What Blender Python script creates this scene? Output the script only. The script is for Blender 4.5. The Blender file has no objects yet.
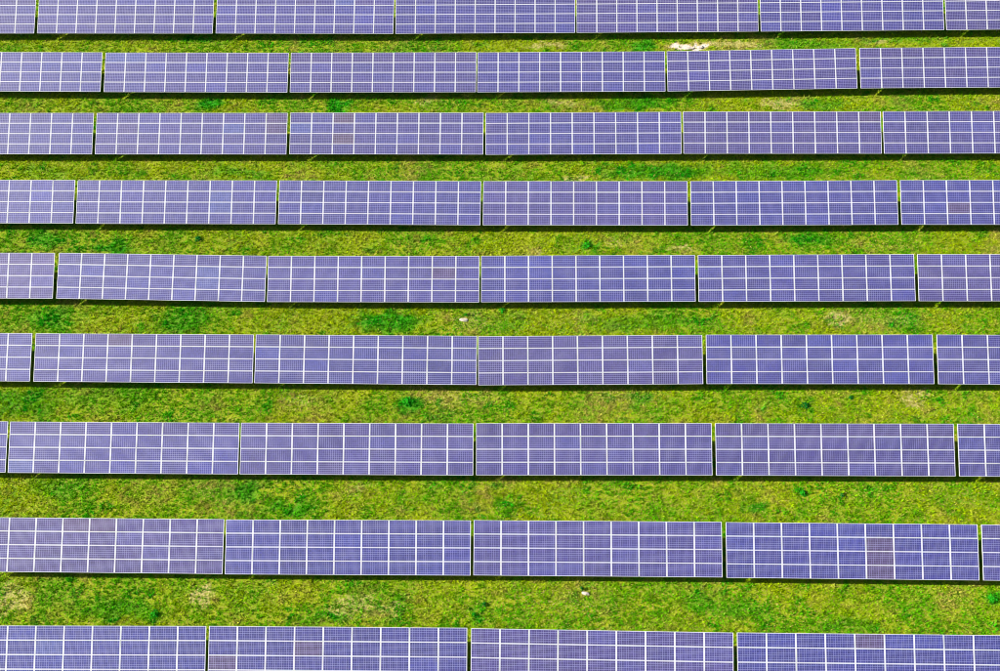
import bpy, math, random
import numpy as np
from mathutils import Matrix, Vector

random.seed(7)
rng = np.random.default_rng(11)
scene = bpy.context.scene
C = scene.collection

# ------------------------------------------------------------------ camera
F, PITCH, ROLL, YAW, H = 1100.0, 1.006655, 0.047044, -0.058628, 79.0
def cam_axes():
    cy, sy = math.cos(YAW), math.sin(YAW)
    rt = Vector((cy, -sy, 0)); fh = Vector((sy, cy, 0)); up = Vector((0, 0, 1))
    cp, sp = math.cos(PITCH), math.sin(PITCH)
    fw = fh*cp - up*sp; u = fh*sp + up*cp
    c, s = math.cos(ROLL), math.sin(ROLL)
    return rt*c - u*s, rt*s + u*c, fw
AX_R, AX_U, AX_F = cam_axes()
cam_data = bpy.data.cameras.new('camera')
cam_data.sensor_width = 36.0
cam_data.lens = F/1000*36.0
cam_data.clip_start = 0.5
cam_data.clip_end = 6000
cam = bpy.data.objects.new('camera', cam_data)
C.objects.link(cam)
cam.matrix_world = Matrix(((AX_R.x, AX_U.x, -AX_F.x, 0), (AX_R.y, AX_U.y, -AX_F.y, 0),
                           (AX_R.z, AX_U.z, -AX_F.z, H), (0, 0, 0, 1)))
scene.camera = cam
scene.cycles.filter_width = 1.0
def at(u, v, z=0.0):
    """photo pixel -> point on the level plane at height z"""
    d = AX_F + AX_R*((u-500)/F) - AX_U*((v-335.5)/F)
    t = (z-H)/d.z
    return d.x*t, d.y*t

# ------------------------------------------------------------------ sky, sun, exposure
SUN_DIR = Vector((-1.9, 0.05, 1.0)).normalized()          # towards the sun
elev = math.asin(SUN_DIR.z)
azim = math.atan2(SUN_DIR.x, SUN_DIR.y)                   # from +Y, clockwise
world = bpy.data.worlds.new('World'); scene.world = world
world.use_nodes = True
wn = world.node_tree.nodes; wl = world.node_tree.links
bg = wn.get('Background') or wn.new('ShaderNodeBackground')
sky = wn.new('ShaderNodeTexSky'); sky.sky_type = 'NISHITA'
sky.sun_disc = False
sky.sun_elevation = elev
sky.sun_rotation = azim
sky.altitude = 100
sky.dust_density = 1.0
wl.new(sky.outputs['Color'], bg.inputs['Color'])
bg.inputs['Strength'].default_value = 0.06
sun_data = bpy.data.lights.new('sun', 'SUN')
sun_data.energy = 5.0
sun_data.angle = math.radians(0.5)
sun_data.color = (1.0, 0.95, 0.87)
sun = bpy.data.objects.new('sun', sun_data); C.objects.link(sun)
sun.location = (-60, 40, 60)
sun.rotation_euler = (-SUN_DIR).to_track_quat('-Z', 'Y').to_euler()
vs = scene.view_settings
vs.view_transform = 'Standard'; vs.look = 'None'; vs.gamma = 1.0; vs.use_curve_mapping = False
vs.exposure = 1.15

# ------------------------------------------------------------------ helpers
def mesh_np(name, verts, faces):
    """verts (n,3), faces list/array"""
    me = bpy.data.meshes.new(name)
    me.from_pydata([tuple(v) for v in verts], [], [tuple(f) for f in faces])
    me.update()
    return me
def tri_mesh(name, co, n_tri):
    me = bpy.data.meshes.new(name)
    nv = co.shape[0]
    me.vertices.add(nv); me.vertices.foreach_set('co', co.astype(np.float32).ravel())
    me.loops.add(n_tri*3); me.loops.foreach_set('vertex_index', np.arange(n_tri*3, dtype=np.int32))
    me.polygons.add(n_tri)
    me.polygons.foreach_set('loop_start', np.arange(0, n_tri*3, 3, dtype=np.int32))
    me.update(calc_edges=True)
    return me
def obj(name, me, mat=None, parent=None, loc=(0, 0, 0), rot=(0, 0, 0)):
    o = bpy.data.objects.new(name, me); C.objects.link(o)
    if mat is not None and me is not None and not me.materials: me.materials.append(mat)
    o.parent = parent; o.location = loc; o.rotation_euler = rot
    return o
def tag(o, label, cat=None, group=None, kind=None):
    o['label'] = label
    if cat: o['category'] = cat
    if group: o['group'] = group
    if kind: o['kind'] = kind
    return o
def box_mesh(name, x0, x1, y0, y1, z0, z1):
    v = [(x, y, z) for z in (z0, z1) for y in (y0, y1) for x in (x0, x1)]
    f = [(0, 2, 3, 1), (4, 5, 7, 6), (0, 1, 5, 4), (2, 6, 7, 3), (0, 4, 6, 2), (1, 3, 7, 5)]
    return mesh_np(name, v, f)
class NT:
    """small wrapper for building node trees"""
    def __init__(self, name):
        self.mat = bpy.data.materials.new(name); self.mat.use_nodes = True
        self.t = self.mat.node_tree; self.t.nodes.clear()
        self.out = self.t.nodes.new('ShaderNodeOutputMaterial')
    def n(self, typ, **kw):
        nd = self.t.nodes.new(typ)
        for k, v in kw.items(): setattr(nd, k, v)
        return nd
    def l(self, a, b): self.t.links.new(a, b)
    def m(self, op, a, b=None, c=None, clamp=False):
        nd = self.n('ShaderNodeMath', operation=op, use_clamp=clamp)
        for i, v in enumerate((a, b, c)):
            if v is None: continue
            if isinstance(v, (int, float)): nd.inputs[i].default_value = v
            else: self.l(v, nd.inputs[i])
        return nd.outputs[0]
    def mix(self, fac, a, b, blend='MIX'):
        nd = self.n('ShaderNodeMix', data_type='RGBA', blend_type=blend)
        for s, v in ((nd.inputs[0], fac), (nd.inputs[6], a), (nd.inputs[7], b)):
            if isinstance(v, (int, float)): s.default_value = v
            elif isinstance(v, tuple): s.default_value = (*v, 1)
            else: self.l(v, s)
        return nd.outputs[2]
    def noise(self, scale, detail=2, vec=None, rough=0.5):
        nd = self.n('ShaderNodeTexNoise'); nd.inputs['Scale'].default_value = scale
        nd.inputs['Detail'].default_value = detail; nd.inputs['Roughness'].default_value = rough
        if vec is not None: self.l(vec, nd.inputs['Vector'])
        return nd.outputs['Fac']
    def rng(self, v, a, b, c=0.0, d=1.0):
        nd = self.n('ShaderNodeMapRange'); self.l(v, nd.inputs[0])
        for i, x in enumerate((a, b, c, d)): nd.inputs[i+1].default_value = x
        return nd.outputs[0]
    def bsdf(self, **kw):
        b = self.n('ShaderNodeBsdfPrincipled'); self.l(b.outputs[0], self.out.inputs[0])
        for k, v in kw.items(): b.inputs[k].default_value = v
        return b

# ------------------------------------------------------------------ layout
TILT = 0.4588; SLANT = 4.02; HB = 0.96; PITCH_X = 18.53
ROWS = [  # (x, y) of the gaps between tables along each row's lower edge, top of the picture first
 [(-70.15, 86.20), (-51.57, 86.09), (-32.92, 85.9), (-14.37, 85.69), (4.13, 85.68), (22.63, 85.7), (41.18, 85.76), (59.72, 85.9)],
 [(-61.45, 77.92), (-42.85, 77.72), (-24.17, 77.52), (-5.69, 77.45), (12.73, 77.45), (31.39, 77.74), (49.95, 77.80)],
 [(-60.50, 69.66), (-41.91, 69.57), (-23.28, 69.49), (-4.74, 69.4), (13.76, 69.45), (32.27, 69.4), (50.80, 69.38)],
 [(-60.38, 61.32), (-41.83, 61.26), (-23.29, 61.19), (-4.77, 61.05), (13.78, 60.99), (32.38, 61.08), (50.95, 61.06)],
 [(-60.30, 53.05), (-41.74, 53.01), (-23.09, 52.69), (-4.69, 52.69), (13.83, 52.78), (32.44, 52.89), (51.00, 52.92)],
 [(-60.22, 44.78), (-41.66, 44.69), (-23.08, 44.62), (-4.7, 44.52), (13.82, 44.71), (32.49, 44.78), (51.05, 44.76)],
 [(-60.12, 36.48), (-41.59, 36.43), (-23.11, 36.42), (-4.67, 36.45), (13.91, 36.57), (32.52, 36.63), (51.10, 36.62)],
 [(-41.55, 28.30), (-23.04, 28.28), (-4.61, 28.36), (13.96, 28.38), (32.59, 28.36), (51.15, 28.32)],
 [(-41.55, 20.04), (-23.05, 20.19), (-4.55, 20.26), (14.03, 20.15), (32.62, 20.16)],
]

K_ = (H-HB)/(H-0.9)
ROWS = [[(x*K_, y*K_) for x, y in r] for r in ROWS]

# ------------------------------------------------------------------ ground cover fields (numpy)
def vnoise(x, y, seed, cell):
    x = x/cell + 1000; y = y/cell + 1000
    xi = np.floor(x).astype(np.int64); yi = np.floor(y).astype(np.int64)
    fx = x-xi; fy = y-yi; fx = fx*fx*(3-2*fx); fy = fy*fy*(3-2*fy)
    def h(a, b):
        v = (a*374761393 + b*668265263 + seed*69069) & 0xffffffff
        v = ((v ^ (v >> 13))*1274126177) & 0xffffffff
        return ((v ^ (v >> 16)) & 0xffff)/65535.0
    return (h(xi, yi)*(1-fx)+h(xi+1, yi)*fx)*(1-fy) + (h(xi, yi+1)*(1-fx)+h(xi+1, yi+1)*fx)*fy
def fbm(x, y, seed, cell, octs=3):
    s = 0; a = 1; t = 0
    for i in range(octs):
        s = s + a*vnoise(x, y, seed+i*17, cell/2**i); t += a; a *= 0.55
    return s/t
def blobs(x, y, spots, warp=0.45):
    """irregular patches given as photo pixels (u, v, half width px, half height px, strength)"""
    out = np.zeros_like(x)
    wx = x + (fbm(x, y, 91, 1.1, 3)-0.5)*warp*4; wy = y + (fbm(x, y, 55, 0.9, 3)-0.5)*warp*4
    for (u, v, du, dv, s) in spots:
        X, Y = at(u, v); X1, _ = at(u+du, v); _, Y1 = at(u, v-dv)
        d = ((wx-X)/abs(X1-X))**2 + ((wy-Y)/abs(Y1-Y))**2
        out = np.maximum(out, s*np.clip(1.35-d*0.9, 0, 1))
    return out
BARE = [(692, 46.5, 27, 4.4, 1.0), (742, 45, 34, 6, .62), (547, 45, 26, 5, .6), (877, 43, 12, 4, .6), (780, 103, 24, 7, .6), (562, 102, 20, 6, .55),
        (577, 178, 14, 4, .6), (838, 320, 16, 10, .62), (912, 398, 24, 9, .62), (462, 320, 22, 9, .45), (204, 595, 12, 12, .6),
        (12, 600, 20, 20, .58), (355, 606, 38, 12, .5), (682, 250, 22, 5, .55), (535, 250, 14, 5, .5), (610, 245, 14, 6, .45), (425, 100, 20, 5, .5),
        (470, 322, 30, 14, .4), (300, 400, 30, 10, .4), (355, 490, 14, 8, .5), (455, 398, 40, 12, .42), (570, 320, 30, 10, .35), (885, 322, 40, 10, .4),
        (560, 600, 60, 20, .35), (620, 400, 40, 14, .35), (205, 490, 28, 12, .35), (880, 245, 40, 8, .35), (150, 248, 20, 8, .3), (390, 610, 20, 10, .45)]
LUSH = [(214, 103, 17, 6, 1), (338, 106, 13, 6, 1), (112, 247, 19, 6, .9), (45, 240, 16, 9, .7), (52, 320, 24, 13, .6), (185, 320, 24, 14, .6),
        (390, 322, 34, 12, .9), (410, 403, 12, 9, .95), (25, 402, 30, 13, .65), (155, 615, 9, 6, .9), (110, 610, 40, 10, .6), (335, 616, 14, 6, .85),
        (805, 406, 8, 5, .9), (803, 493, 7, 4, .9), (483, 604, 4, 3, .9), (475, 615, 5, 4, .9), (992, 600, 6, 8, .9), (640, 398, 12, 8, .7),
        (632, 103, 40, 7, .75), (645, 45, 14, 5, .9), (810, 45, 40, 6, .5), (820, 104, 20, 6, .6), (660, 172, 60, 8, .8), (780, 172, 60, 8, .55),
        (815, 240, 25, 8, .7), (650, 322, 60, 10, .5), (745, 612, 30, 9, .45), (290, 507, 24, 7, .75), (505, 505, 9, 10, .6), (245, 493, 14, 12, .7),
        (60, 490, 30, 10, .4), (905, 320, 16, 12, .5), (900, 40, 40, 4, .5), (200, 40, 16, 3, .7), (510, 322, 20, 10, .3), (120, 395, 50, 14, .35),
        (850, 625, 30, 6, .5), (755, 508, 12, 8, .8), (700, 606, 14, 14, .5), (590, 246, 8, 4, .8), (240, 172, 30, 6, .5), (40, 172, 30, 6, .3)]

# ------------------------------------------------------------------ ground
def axis(lo, hi, step):
    a = list(np.arange(lo, hi+1e-6, step)); g = step; p = hi; q = lo
    ext = []; ex2 = []
    while p < 3000: g *= 1.6; p += g; q -= g; ext.append(p); ex2.append(q)
    return np.array(ex2[::-1] + a + ext)
GX = axis(-66, 62, 0.34); GY = axis(10, 98, 0.34)
gx, gy = np.meshgrid(GX, GY)
nx, ny = len(GX), len(GY)
bare_g = blobs(gx.ravel(), gy.ravel(), BARE)
lush_g = blobs(gx.ravel(), gy.ravel(), LUSH)
gme = bpy.data.meshes.new('ground')
gme.vertices.add(nx*ny)
gz = np.zeros(nx*ny)
gme.vertices.foreach_set('co', np.stack([gx.ravel(), gy.ravel(), gz], 1).astype(np.float32).ravel())
ii = (np.arange(ny-1)[:, None]*nx + np.arange(nx-1)[None, :]).ravel()
quads = np.stack([ii, ii+1, ii+nx+1, ii+nx], 1).astype(np.int32)
gme.loops.add(quads.size); gme.loops.foreach_set('vertex_index', quads.ravel())
gme.polygons.add(len(quads)); gme.polygons.foreach_set('loop_start', np.arange(0, quads.size, 4, dtype=np.int32))
gme.update(calc_edges=True)
a = gme.attributes.new('bare', 'FLOAT', 'POINT'); a.data.foreach_set('value', bare_g.astype(np.float32))
a = gme.attributes.new('lush', 'FLOAT', 'POINT'); a.data.foreach_set('value', lush_g.astype(np.float32))

g = NT('turf_soil')
geo = g.n('ShaderNodeNewGeometry').outputs['Position']
at_b = g.n('ShaderNodeAttribute', attribute_name='bare').outputs['Fac']
at_l = g.n('ShaderNodeAttribute', attribute_name='lush').outputs['Fac']
n1 = g.noise(0.35, 4, geo); n2 = g.noise(6.0, 3, geo); n3 = g.noise(22.0, 2, geo)
col = g.mix(g.rng(n1, .35, .65), (0.12, 0.27, 0.003), (0.28, 0.34, 0.005))
col = g.mix(g.rng(n2, .48, .68), col, (0.34, 0.30, 0.05))
col = g.mix(g.rng(n3, .5, .75), col, (0.035, 0.05, 0.006))
col = g.mix(at_l, col, (0.025, 0.24, 0.006))
thatch = g.mix(g.rng(n2, .35, .65), (0.34, 0.27, 0.08), (0.50, 0.41, 0.16))
sand = g.mix(g.rng(n3, .35, .7), (0.55, 0.46, 0.36), (0.74, 0.68, 0.60))
bmask = g.m('ADD', at_b, g.m('MULTIPLY', g.m('SUBTRACT', n2, 0.5), 0.7))
col = g.mix(g.rng(bmask, .35, .7), col, thatch)
col = g.mix(g.rng(bmask, .74, .92), col, sand)
b = g.bsdf(Roughness=0.95)
b.inputs['Specular IOR Level'].default_value = 0.1
g.l(col, b.inputs['Base Color'])
bump = g.n('ShaderNodeBump'); bump.inputs['Strength'].default_value = 0.7; bump.inputs['Distance'].default_value = 0.12
g.l(n2, bump.inputs['Height']); g.l(bump.outputs[0], b.inputs['Normal'])
ground = obj('ground', gme, g.mat)
tag(ground, 'level green field with bare sandy and straw-coloured patches under the solar rows', kind='structure')

# ------------------------------------------------------------------ solar tables
# panel glass with its 12 x 6 polycrystalline cells
PW = (PITCH_X - 0.225)/9; PH = SLANT/4            # pitch of the panels in a table
LW, LH = PW-0.014, PH-0.012                       # outer size of one panel
FX, FY = 0.045, 0.029                             # width of frame + white edge, at the short and the long sides
g = NT('photovoltaic_glass')
tc = g.n('ShaderNodeTexCoord').outputs['Object']
sx = g.n('ShaderNodeSeparateXYZ'); g.l(tc, sx.inputs[0])
oi = g.n('ShaderNodeObjectInfo')
cw, ch = (LW-2*FX)/12, (LH-2*FY)/6
ux = g.m('ADD', g.m('DIVIDE', sx.outputs[0], cw), 6.0)
uy = g.m('ADD', g.m('DIVIDE', sx.outputs[1], ch), 3.0)
fx = g.m('FRACT', ux); fy = g.m('FRACT', uy)
dx = g.m('MULTIPLY', g.m('SUBTRACT', 0.5, g.m('ABSOLUTE', g.m('SUBTRACT', fx, 0.5))), cw)
dy = g.m('MULTIPLY', g.m('SUBTRACT', 0.5, g.m('ABSOLUTE', g.m('SUBTRACT', fy, 0.5))), ch)
line = g.m('LESS_THAN', g.m('MINIMUM', dx, g.m('MULTIPLY', dy, 0.9)), 0.0095)
bus = g.m('LESS_THAN', g.m('ABSOLUTE', g.m('SUBTRACT', g.m('FRACT', g.m('MULTIPLY', fy, 3.0)), 0.5)), 0.055)
wn_ = g.n('ShaderNodeTexWhiteNoise', noise_dimensions='4D')
cx = g.n('ShaderNodeCombineXYZ'); g.l(g.m('FLOOR', ux), cx.inputs[0]); g.l(g.m('FLOOR', uy), cx.inputs[1])
g.l(cx.outputs[0], wn_.inputs['Vector']); g.l(g.m('MULTIPLY', oi.outputs['Random'], 97.0), wn_.inputs['W'])
crys = g.n('ShaderNodeTexVoronoi'); crys.inputs['Scale'].default_value = 55.0; g.l(tc, crys.inputs['Vector'])
cellc = g.mix(1.0, oi.outputs['Color'], g.mix(wn_.outputs['Value'], (0.78, 0.78, 0.80), (1.22, 1.22, 1.18)), 'MULTIPLY')
cellc = g.mix(0.25, cellc, g.mix(1.0, cellc, crys.outputs['Color'], 'MULTIPLY'))
cellc = g.mix(g.m('MULTIPLY', bus, 0.10), cellc, (0.30, 0.30, 0.42))
cellc = g.mix(g.m('MULTIPLY', line, 0.7), cellc, (0.40, 0.40, 0.64))
dust = g.noise(1.3, 4, g.n('ShaderNodeNewGeometry').outputs['Position'])
cellc = g.mix(g.rng(dust, .45, .75, 0.0, 0.06), cellc, (0.5, 0.47, 0.45))
b = g.bsdf(Roughness=0.56, IOR=1.5)
b.inputs['Specular IOR Level'].default_value = 0.65
b.inputs['Coat Weight'].default_value = 0.1; b.inputs['Coat Roughness'].default_value = 0.04
g.l(cellc, b.inputs['Base Color'])
M_GLASS = g.mat

g = NT('anodised_aluminium')
nn = g.noise(9.0, 3, g.n('ShaderNodeTexCoord').outputs['Object'])
b = g.bsdf(Roughness=0.5, Metallic=0.0)
g.l(g.mix(nn, (0.60, 0.60, 0.62), (0.72, 0.72, 0.72)), b.inputs['Base Color'])
M_ALU = g.mat
g = NT('galvanised_steel')
nn = g.noise(14.0, 3, g.n('ShaderNodeTexCoord').outputs['Object'])
b = g.bsdf(Roughness=0.5, Metallic=0.7)
g.l(g.mix(nn, (0.30, 0.31, 0.32), (0.46, 0.47, 0.48)), b.inputs['Base Color'])
M_STEEL = g.mat

panel_me = box_mesh('solar_panel', -LW/2+0.02, LW/2-0.02, -LH/2+0.014, LH/2-0.014, -0.012, -0.004)
panel_me.materials.append(M_GLASS)
def ring_mesh():
    v = []
    for z in (-0.038, 0.0):
        for (hx, hy) in ((LW/2, LH/2), (LW/2-FX, LH/2-FY)):
            v += [(-hx, -hy, z), (hx, -hy, z), (hx, hy, z), (-hx, hy, z)]
    f = []
    for i in range(4):
        j = (i+1) % 4
        f.append((8+i, 8+j, 12+j, 12+i))      # top
        f.append((j, i, 4+i, 4+j))            # bottom
        f.append((i, j, 8+j, 8+i))            # outer
        f.append((4+j, 4+i, 12+i, 12+j))      # inner
    return mesh_np('frame', v, f)
frame_me = ring_mesh(); frame_me.materials.append(M_ALU)
TW = 9*PW
ct, st = math.cos(TILT), math.sin(TILT)
# sub-structure (sloped pieces are modelled along +y, then turned by the tilt)
purlin_me = box_mesh('purlin', -TW/2+0.06, TW/2-0.06, -0.03, 0.03, -0.10, -0.0385); purlin_me.materials.append(M_STEEL)
rafter_me = box_mesh('rafter', -0.035, 0.035, 0.10, SLANT-0.10, -0.22, -0.1005); rafter_me.materials.append(M_STEEL)
def post_mesh(s):
    z = HB + s*st - 0.16*ct
    zt = z
    y = s*ct + 0.16*st
    me = box_mesh('post', -0.06, -0.0355, y-0.05, y+0.05, -0.3, zt); me.materials.append(M_STEEL); return me
front_post_me, rear_post_me = post_mesh(0.75), post_mesh(3.15)
def brace_mesh():
    # flat bar from the rear post's foot to the rafter's middle
    y0, z0 = 3.15*ct, 0.45; s = 1.75; y1, z1 = s*ct+0.16*st, HB+s*st-0.16*ct
    d = Vector((0, y1-y0, z1-z0)).normalized(); n = Vector((0, -d.z, d.y))*0.03
    v = []
    for x in (0.036, 0.048):
        for (yy, zz) in ((y0, z0), (y1, z1)):
            v += [(x, yy+n.y, zz+n.z), (x, yy-n.y, zz-n.z)]
    f = [(0, 1, 3, 2), (4, 6, 7, 5), (0, 2, 6, 4), (1, 5, 7, 3), (0, 4, 5, 1), (2, 3, 7, 6)]
    me = mesh_np('brace', v, f); me.materials.append(M_STEEL); return me
brace_me = brace_mesh()

SPECIAL = {}   # (row, table, column, panel row from the top) -> tint
BROWN = (0.066, 0.033, 0.082); LILAC = (0.058, 0.030, 0.115); SKYB = (0.040, 0.056, 0.240)
for k in ((2, 2, 2, 0), (2, 2, 2, 2)): SPECIAL[k] = BROWN
for k in ((7, 3, 5, 1), (7, 3, 5, 2), (7, 3, 5, 3), (8, 1, 3, 1), (8, 1, 0, 2), (5, 1, 3, 0), (7, 0, 3, 0), (7, 0, 4, 0), (8, 3, 4, 0), (2, 1, 8, 0), (2, 1, 8, 1), (2, 4, 8, 0), (3, 5, 2, 2), (4, 2, 7, 1)): SPECIAL[k] = LILAC
for k in ((8, 0, 3, 1), (4, 1, 6, 1), (4, 1, 6, 2), (1, 1, 0, 0), (1, 1, 1, 0), (2, 1, 6, 1), (0, 2, 6, 0), (3, 1, 6, 1), (3, 1, 6, 2), (6, 1, 0, 3), (2, 2, 0, 1), (8, 4, 3, 0)): SPECIAL[k] = SKYB
ROWN = ['top row', 'second row from the top', 'third row from the top', 'fourth row from the top', 'middle row',
        'fourth row from the bottom', 'third row from the bottom', 'second row from the bottom', 'bottom row']
ORD = ['leftmost', 'second', 'third', 'fourth', 'fifth', 'sixth', 'seventh']
for ri, gaps in enumerate(ROWS):
    nt = len(gaps)-1
    for ti in range(nt):
        (xa, ya), (xb, yb) = gaps[ti], gaps[ti+1]
        root = bpy.data.objects.new('solar_table', None); C.objects.link(root)
        root.empty_display_size = 0.5
        root.location = ((xa+xb)/2 + random.uniform(-.02, .02), (ya+yb)/2 + random.uniform(-.02, .02), 0)
        root.rotation_euler = (0, 0, math.atan2(yb-ya, xb-xa) + random.uniform(-.0006, .0006))
        if ti == 0: which = 'leftmost solar panel table of the ' + ROWN[ri] + ', cut by the picture edge'
        elif ti == nt-1: which = 'rightmost solar panel table of the ' + ROWN[ri] + ', cut by the picture edge' if ri != 8 else 'rightmost solar panel table of the bottom row'
        else: which = ORD[ti] + ' solar panel table from the left in the ' + ROWN[ri]
        tag(root, which, 'solar table', 'blue solar tables standing in parallel rows')
        # the tables of a batch share a shade
        base = np.array((0.030, 0.023, 0.175)) * random.uniform(0.94, 1.07)
        base = base + np.array((0.012, 0.004, -0.012))*random.uniform(-1, 1)
        topv = random.random() < .45
        colt = [random.gauss(0, .03) for _ in range(9)]
        for c in range(9):
            for r in range(4):                                   # r = 0 is the upper panel row
                s = (3-r+0.5)*PH; x = (c-4)*PW
                p = bpy.data.objects.new('solar_panel', panel_me); C.objects.link(p); p.parent = root
                p.location = (x + random.gauss(0, .002), s*ct, HB + s*st + random.gauss(0, .003))
                p.rotation_euler = (TILT + random.gauss(0, .003), random.gauss(0, .002), random.gauss(0, .0008))
                key = (ri, ti, c, r)
                if key in SPECIAL:
                    t = np.array(SPECIAL[key])
                    if SPECIAL[key] is BROWN: p['label'] = 'brownish solar panel among blue ones'
                    elif SPECIAL[key] is SKYB: p['label'] = 'paler sky-blue solar panel'
                else:
                    t = base*(1 + colt[c] + random.gauss(0, .05))
                    if r == 0 and topv: t = t*np.array((1.10, .93, .86))
                    q = random.random()
                    if q < .12: t = t*np.array((1.05, 1.30, 1.20))      # bluer batch
                    elif q < .13: t = t*np.array((1.12, .95, .88))      # more violet
                p.color = (*[float(v) for v in t], 1)
                fo = bpy.data.objects.new('frame', frame_me); C.objects.link(fo); fo.parent = p
        for s in (0.3, 1.15, 2.01, 2.87, 3.72):
            obj('purlin', purlin_me, None, root, (0, s*ct, HB+s*st), (TILT, 0, 0))
        for k in range(5):
            x = (k-2)*TW/5
            obj('rafter', rafter_me, None, root, (x, 0, HB), (TILT, 0, 0))
            obj('post', front_post_me, None, root, (x, 0, 0))
            obj('post', rear_post_me, None, root, (x, 0, 0))
            obj('brace', brace_me, None, root, (x, 0, 0))

# ------------------------------------------------------------------ grass: clumps of blades over the field
def leaf_mat(name, trans=0.35):
    g = NT(name)
    colr = g.n('ShaderNodeAttribute', attribute_name='tint').outputs['Color']
    d = g.n('ShaderNodeBsdfPrincipled'); d.inputs['Roughness'].default_value = 0.65
    d.inputs['Specular IOR Level'].default_value = 0.02
    t = g.n('ShaderNodeBsdfTranslucent'); m = g.n('ShaderNodeMixShader'); m.inputs[0].default_value = trans
    g.l(colr, d.inputs['Base Color']); g.l(colr, t.inputs['Color'])
    g.l(d.outputs[0], m.inputs[1]); g.l(t.outputs[0], m.inputs[2]); g.l(m.outputs[0], g.out.inputs[0])
    return g.mat
M_GRASS = leaf_mat('grass_blades')
M_WEED = leaf_mat('weed_leaves')
def field_points(dens):
    n = int(dens*(128*88))
    x = rng.uniform(-66, 62, n); y = rng.uniform(10, 98, n)
    # only the part of the field that the view takes in, with a margin of a few metres
    half_l = 33 + (y-12)*0.325 + 7; half_r = 30 + (y-12)*0.22 + 7
    keep = (x > -half_l) & (x < half_r)
    return x[keep], y[keep]
X, Y = field_points(27)
bare = blobs(X, Y, BARE); lush = blobs(X, Y, LUSH)
bare_j = bare + (fbm(X, Y, 5, .5, 2)-.5)*.5
keep = rng.random(len(X)) > np.clip((bare_j-.42)*1.9, 0, .985)
X, Y, bare, lush = X[keep], Y[keep], bare[keep], lush[keep]
N = len(X); B = 8
big = fbm(X, Y, 21, 6.0, 4); mid = fbm(X, Y, 37, 1.3, 3); fine = fbm(X, Y, 71, 0.35, 2)
west = np.clip((Y-12)/70, 0, 1)
c_yel = np.array((0.420, 0.540, 0.003)); c_grn = np.array((0.135, 0.460, 0.002)); c_lush = np.array((0.022, 0.400, 0.004)); c_str = np.array((0.54, 0.46, 0.100))
wy = np.clip((big-.46)*3.6 + (mid-.5)*2.0 + (fine-.5)*1.3 + .40, 0, 1)
tuft = c_grn*(1-wy[:, None]) + c_yel*wy[:, None]
dry = np.clip((mid-.62)*2.2 + (fine-.55)*1.4 + np.clip(fbm(X, Y, 203, 4.5, 3)-.52, 0, 1)*2.6 + bare*.9, 0, .85)
tuft = tuft*(1-dry[:, None]) + c_str*dry[:, None]
lm = np.clip(lush*.95 + (mid-.5)*.8*(lush > 0) + np.clip((fbm(X, Y, 133, 1.0, 2)-.66)*5, 0, .75), 0, 1)
tuft = tuft*(1-lm[:, None]) + c_lush*lm[:, None]
tuft = tuft*rng.uniform(.55, 1.2, N)[:, None]
size = (0.75 + .5*rng.random(N)) * (0.85 + .5*fine) * (1 + .15*lm)
ang = rng.uniform(0, 2*np.pi, (N, B)); lean = rng.uniform(.35, 1.4, (N, B)); ln = rng.uniform(.10, .20, (N, B))*size[:, None]; wd = rng.uniform(.016, .034, (N, B))*size[:, None]
wd = wd*(1 + .25*lm[:, None])
bx = X[:, None] + rng.normal(0, .05, (N, B)); by = Y[:, None] + rng.normal(0, .05, (N, B))
ca, sa = np.cos(ang), np.sin(ang)
co = np.empty((N, B, 3, 3))
co[..., 0, 0] = bx - sa*wd; co[..., 0, 1] = by + ca*wd; co[..., 0, 2] = -.004
co[..., 1, 0] = bx + sa*wd; co[..., 1, 1] = by - ca*wd; co[..., 1, 2] = -.004
co[..., 2, 0] = bx + ca*np.sin(lean)*ln; co[..., 2, 1] = by + sa*np.sin(lean)*ln; co[..., 2, 2] = np.cos(lean)*ln*.9 + .02
bc = tuft[:, None, :]*rng.uniform(.8, 1.15, (N, B))[..., None]
straw = rng.random((N, B)) < .05 + .25*bare[:, None]
bc[straw] = c_str*rng.uniform(.6, 1.2, straw.sum())[:, None]
gm = tri_mesh('grass', co.reshape(-1, 3), N*B)
at_ = gm.attributes.new('tint', 'FLOAT_COLOR', 'POINT')
cc = np.ones((N*B, 3, 4), np.float32); cc[..., :3] = bc.reshape(-1, 1, 3)
at_.data.foreach_set('color', cc.ravel())
grass = obj('grass', gm, M_GRASS)
tag(grass, 'short yellow-green grass with darker clover growing between the panel rows', kind='stuff')

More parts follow.
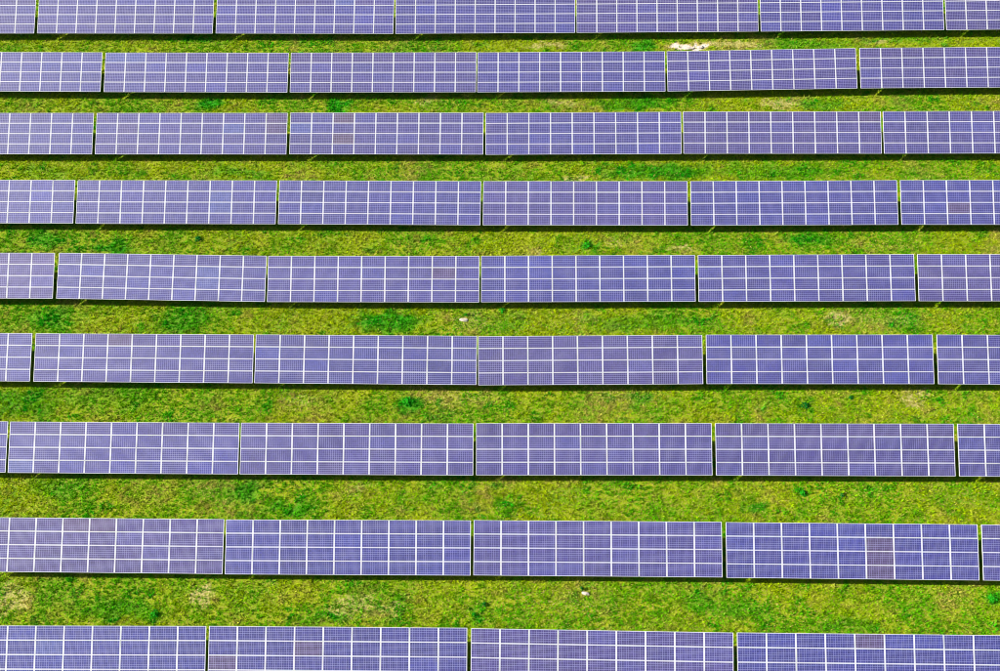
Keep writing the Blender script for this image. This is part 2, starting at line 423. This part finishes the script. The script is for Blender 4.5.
# ------------------------------------------------------------------ broad-leaved weeds that stand out of the turf
def weed(name, px, radius, height, col, label, leaves=46, seed=0):
    r = np.random.default_rng(seed+5)
    x0, y0 = at(*px)
    V = []; Fc = []; T = []
    for i in range(leaves):
        a = r.uniform(0, 2*np.pi); q = r.random()**.6; rr = radius*q
        h = height*(1-.75*q*q)*r.uniform(.6, 1.05)
        L = radius*r.uniform(.28, .5); W = L*r.uniform(.28, .42); e = r.uniform(-.35, .45)
        d = np.array((math.cos(a), math.sin(a), 0)); sd = np.array((-d[1], d[0], 0)); up = np.array((0, 0, 1.))
        p = d*rr*.75 + up*h; ax = d*math.cos(e) + up*math.sin(e)
        k = len(V)
        V += [p-ax*L*.5, p+sd*W-up*.01, p+ax*L*.15+up*.02, p-sd*W-up*.01, p+ax*L*.6-up*.03]
        Fc += [(k, k+2, k+1), (k, k+3, k+2), (k+1, k+2, k+4), (k+2, k+3, k+4)]
        t = np.array(col)*r.uniform(.6, 1.35); T += [t]*5
        # thin stalk from the root to the leaf
        k = len(V); w = sd*.006
        V += [-w, w, p-ax*L*.5]; Fc.append((k, k+1, k+2)); T += [t*.8]*3
    me = mesh_np(name, V, Fc)
    c4 = np.ones((len(V), 4), np.float32); c4[:, :3] = np.array(T)
    me.attributes.new('tint', 'FLOAT_COLOR', 'POINT').data.foreach_set('color', c4.ravel())
    o = obj(name, me, M_WEED, None, (x0, y0, 0), (0, 0, r.uniform(0, 6)))
    tag(o, label, 'weed', 'leafy weeds in the grass')
DG = (0.012, 0.190, 0.020); BG = (0.022, 0.330, 0.010)
WEEDS = [
 ((581.5, 589), .22, .26, DG, 'dark green weed beside the small white stone near the bottom row'),
 ((484.5, 604.5), .24, .24, DG, 'small dark weed between the two lowest rows, right of the central gap'),
 ((474, 615), .26, .22, BG, 'low green weed just above the bottom row beside the central gap'),
 ((155, 614), .42, .24, BG, 'bright green leafy weed just above the bottom row, at lower left'),
 ((587, 246), .45, .30, BG, 'round green weed clump just above the middle row, right of centre'),
 ((198.5, 239.5), .42, .26, DG, 'single dark weed between the fourth row and the middle row, at left'),
 ((408, 402), .60, .28, BG, 'wide green weed clump above the third row from the bottom, near centre'),
 ((805, 406), .40, .24, DG, 'dark weed on sunny grass above the third row from the bottom, right'),
 ((851, 397.5), .26, .22, DG, 'small dark weed left of the bare tan patch at right'),
 ((803, 493.5), .36, .24, BG, 'green weed above the second row from the bottom, at right'),
 ((842, 495.5), .24, .22, DG, 'small weed above second row from the bottom, far right'),
 ((502, 311), .36, .22, BG, 'green weed right below the central gap of the middle row'),
 ((993, 599), .46, .28, BG, 'green weed at the right picture edge above the bottom row'),
 ((466, 315.5), .26, .22, BG, 'small green weed just behind the pink-white stone below the middle row'),
]
for i, (px, r_, h_, c_, lb) in enumerate(WEEDS): weed('weed', px, r_, h_, c_, lb, seed=i)

# ------------------------------------------------------------------ pale stones lying in the grass
g = NT('pale_stone')
nn = g.noise(12.0, 4, g.n('ShaderNodeTexCoord').outputs['Object'])
b = g.bsdf(Roughness=0.9); g.l(g.mix(nn, (0.46, 0.37, 0.29), (0.62, 0.56, 0.48)), b.inputs['Base Color'])
M_STONE = g.mat
import bmesh
def stone(px, sx, sy, sz, label, seed):
    r = random.Random(seed); bm = bmesh.new()
    bmesh.ops.create_icosphere(bm, subdivisions=2, radius=1)
    for v in bm.verts:
        k = 1 + r.uniform(-.26, .22)
        v.co = Vector((v.co.x*sx*k, v.co.y*sy*k, max(v.co.z*k, -.4)*sz))
    me = bpy.data.meshes.new('stone'); bm.to_mesh(me); bm.free()
    x, y = at(*px)
    o = obj('stone', me, M_STONE, None, (x, y, sz*.35), (0, 0, r.uniform(-.3, .3)))
    tag(o, label, 'stone', 'pale stones in the grass')
stone((585, 593.5), .30, .16, .12, 'small white stone in the grass below the second row from the bottom', 1)
stone((463.5, 320), .40, .20, .08, 'flat pink-white stone in the grass below the middle row', 2)
stone((689, 49), .5, .2, .12, 'white stone on the bare sandy patch below the top row', 3)
stone((700, 47.5), .32, .2, .10, 'smaller white stone right of the larger one on the sandy patch', 4)
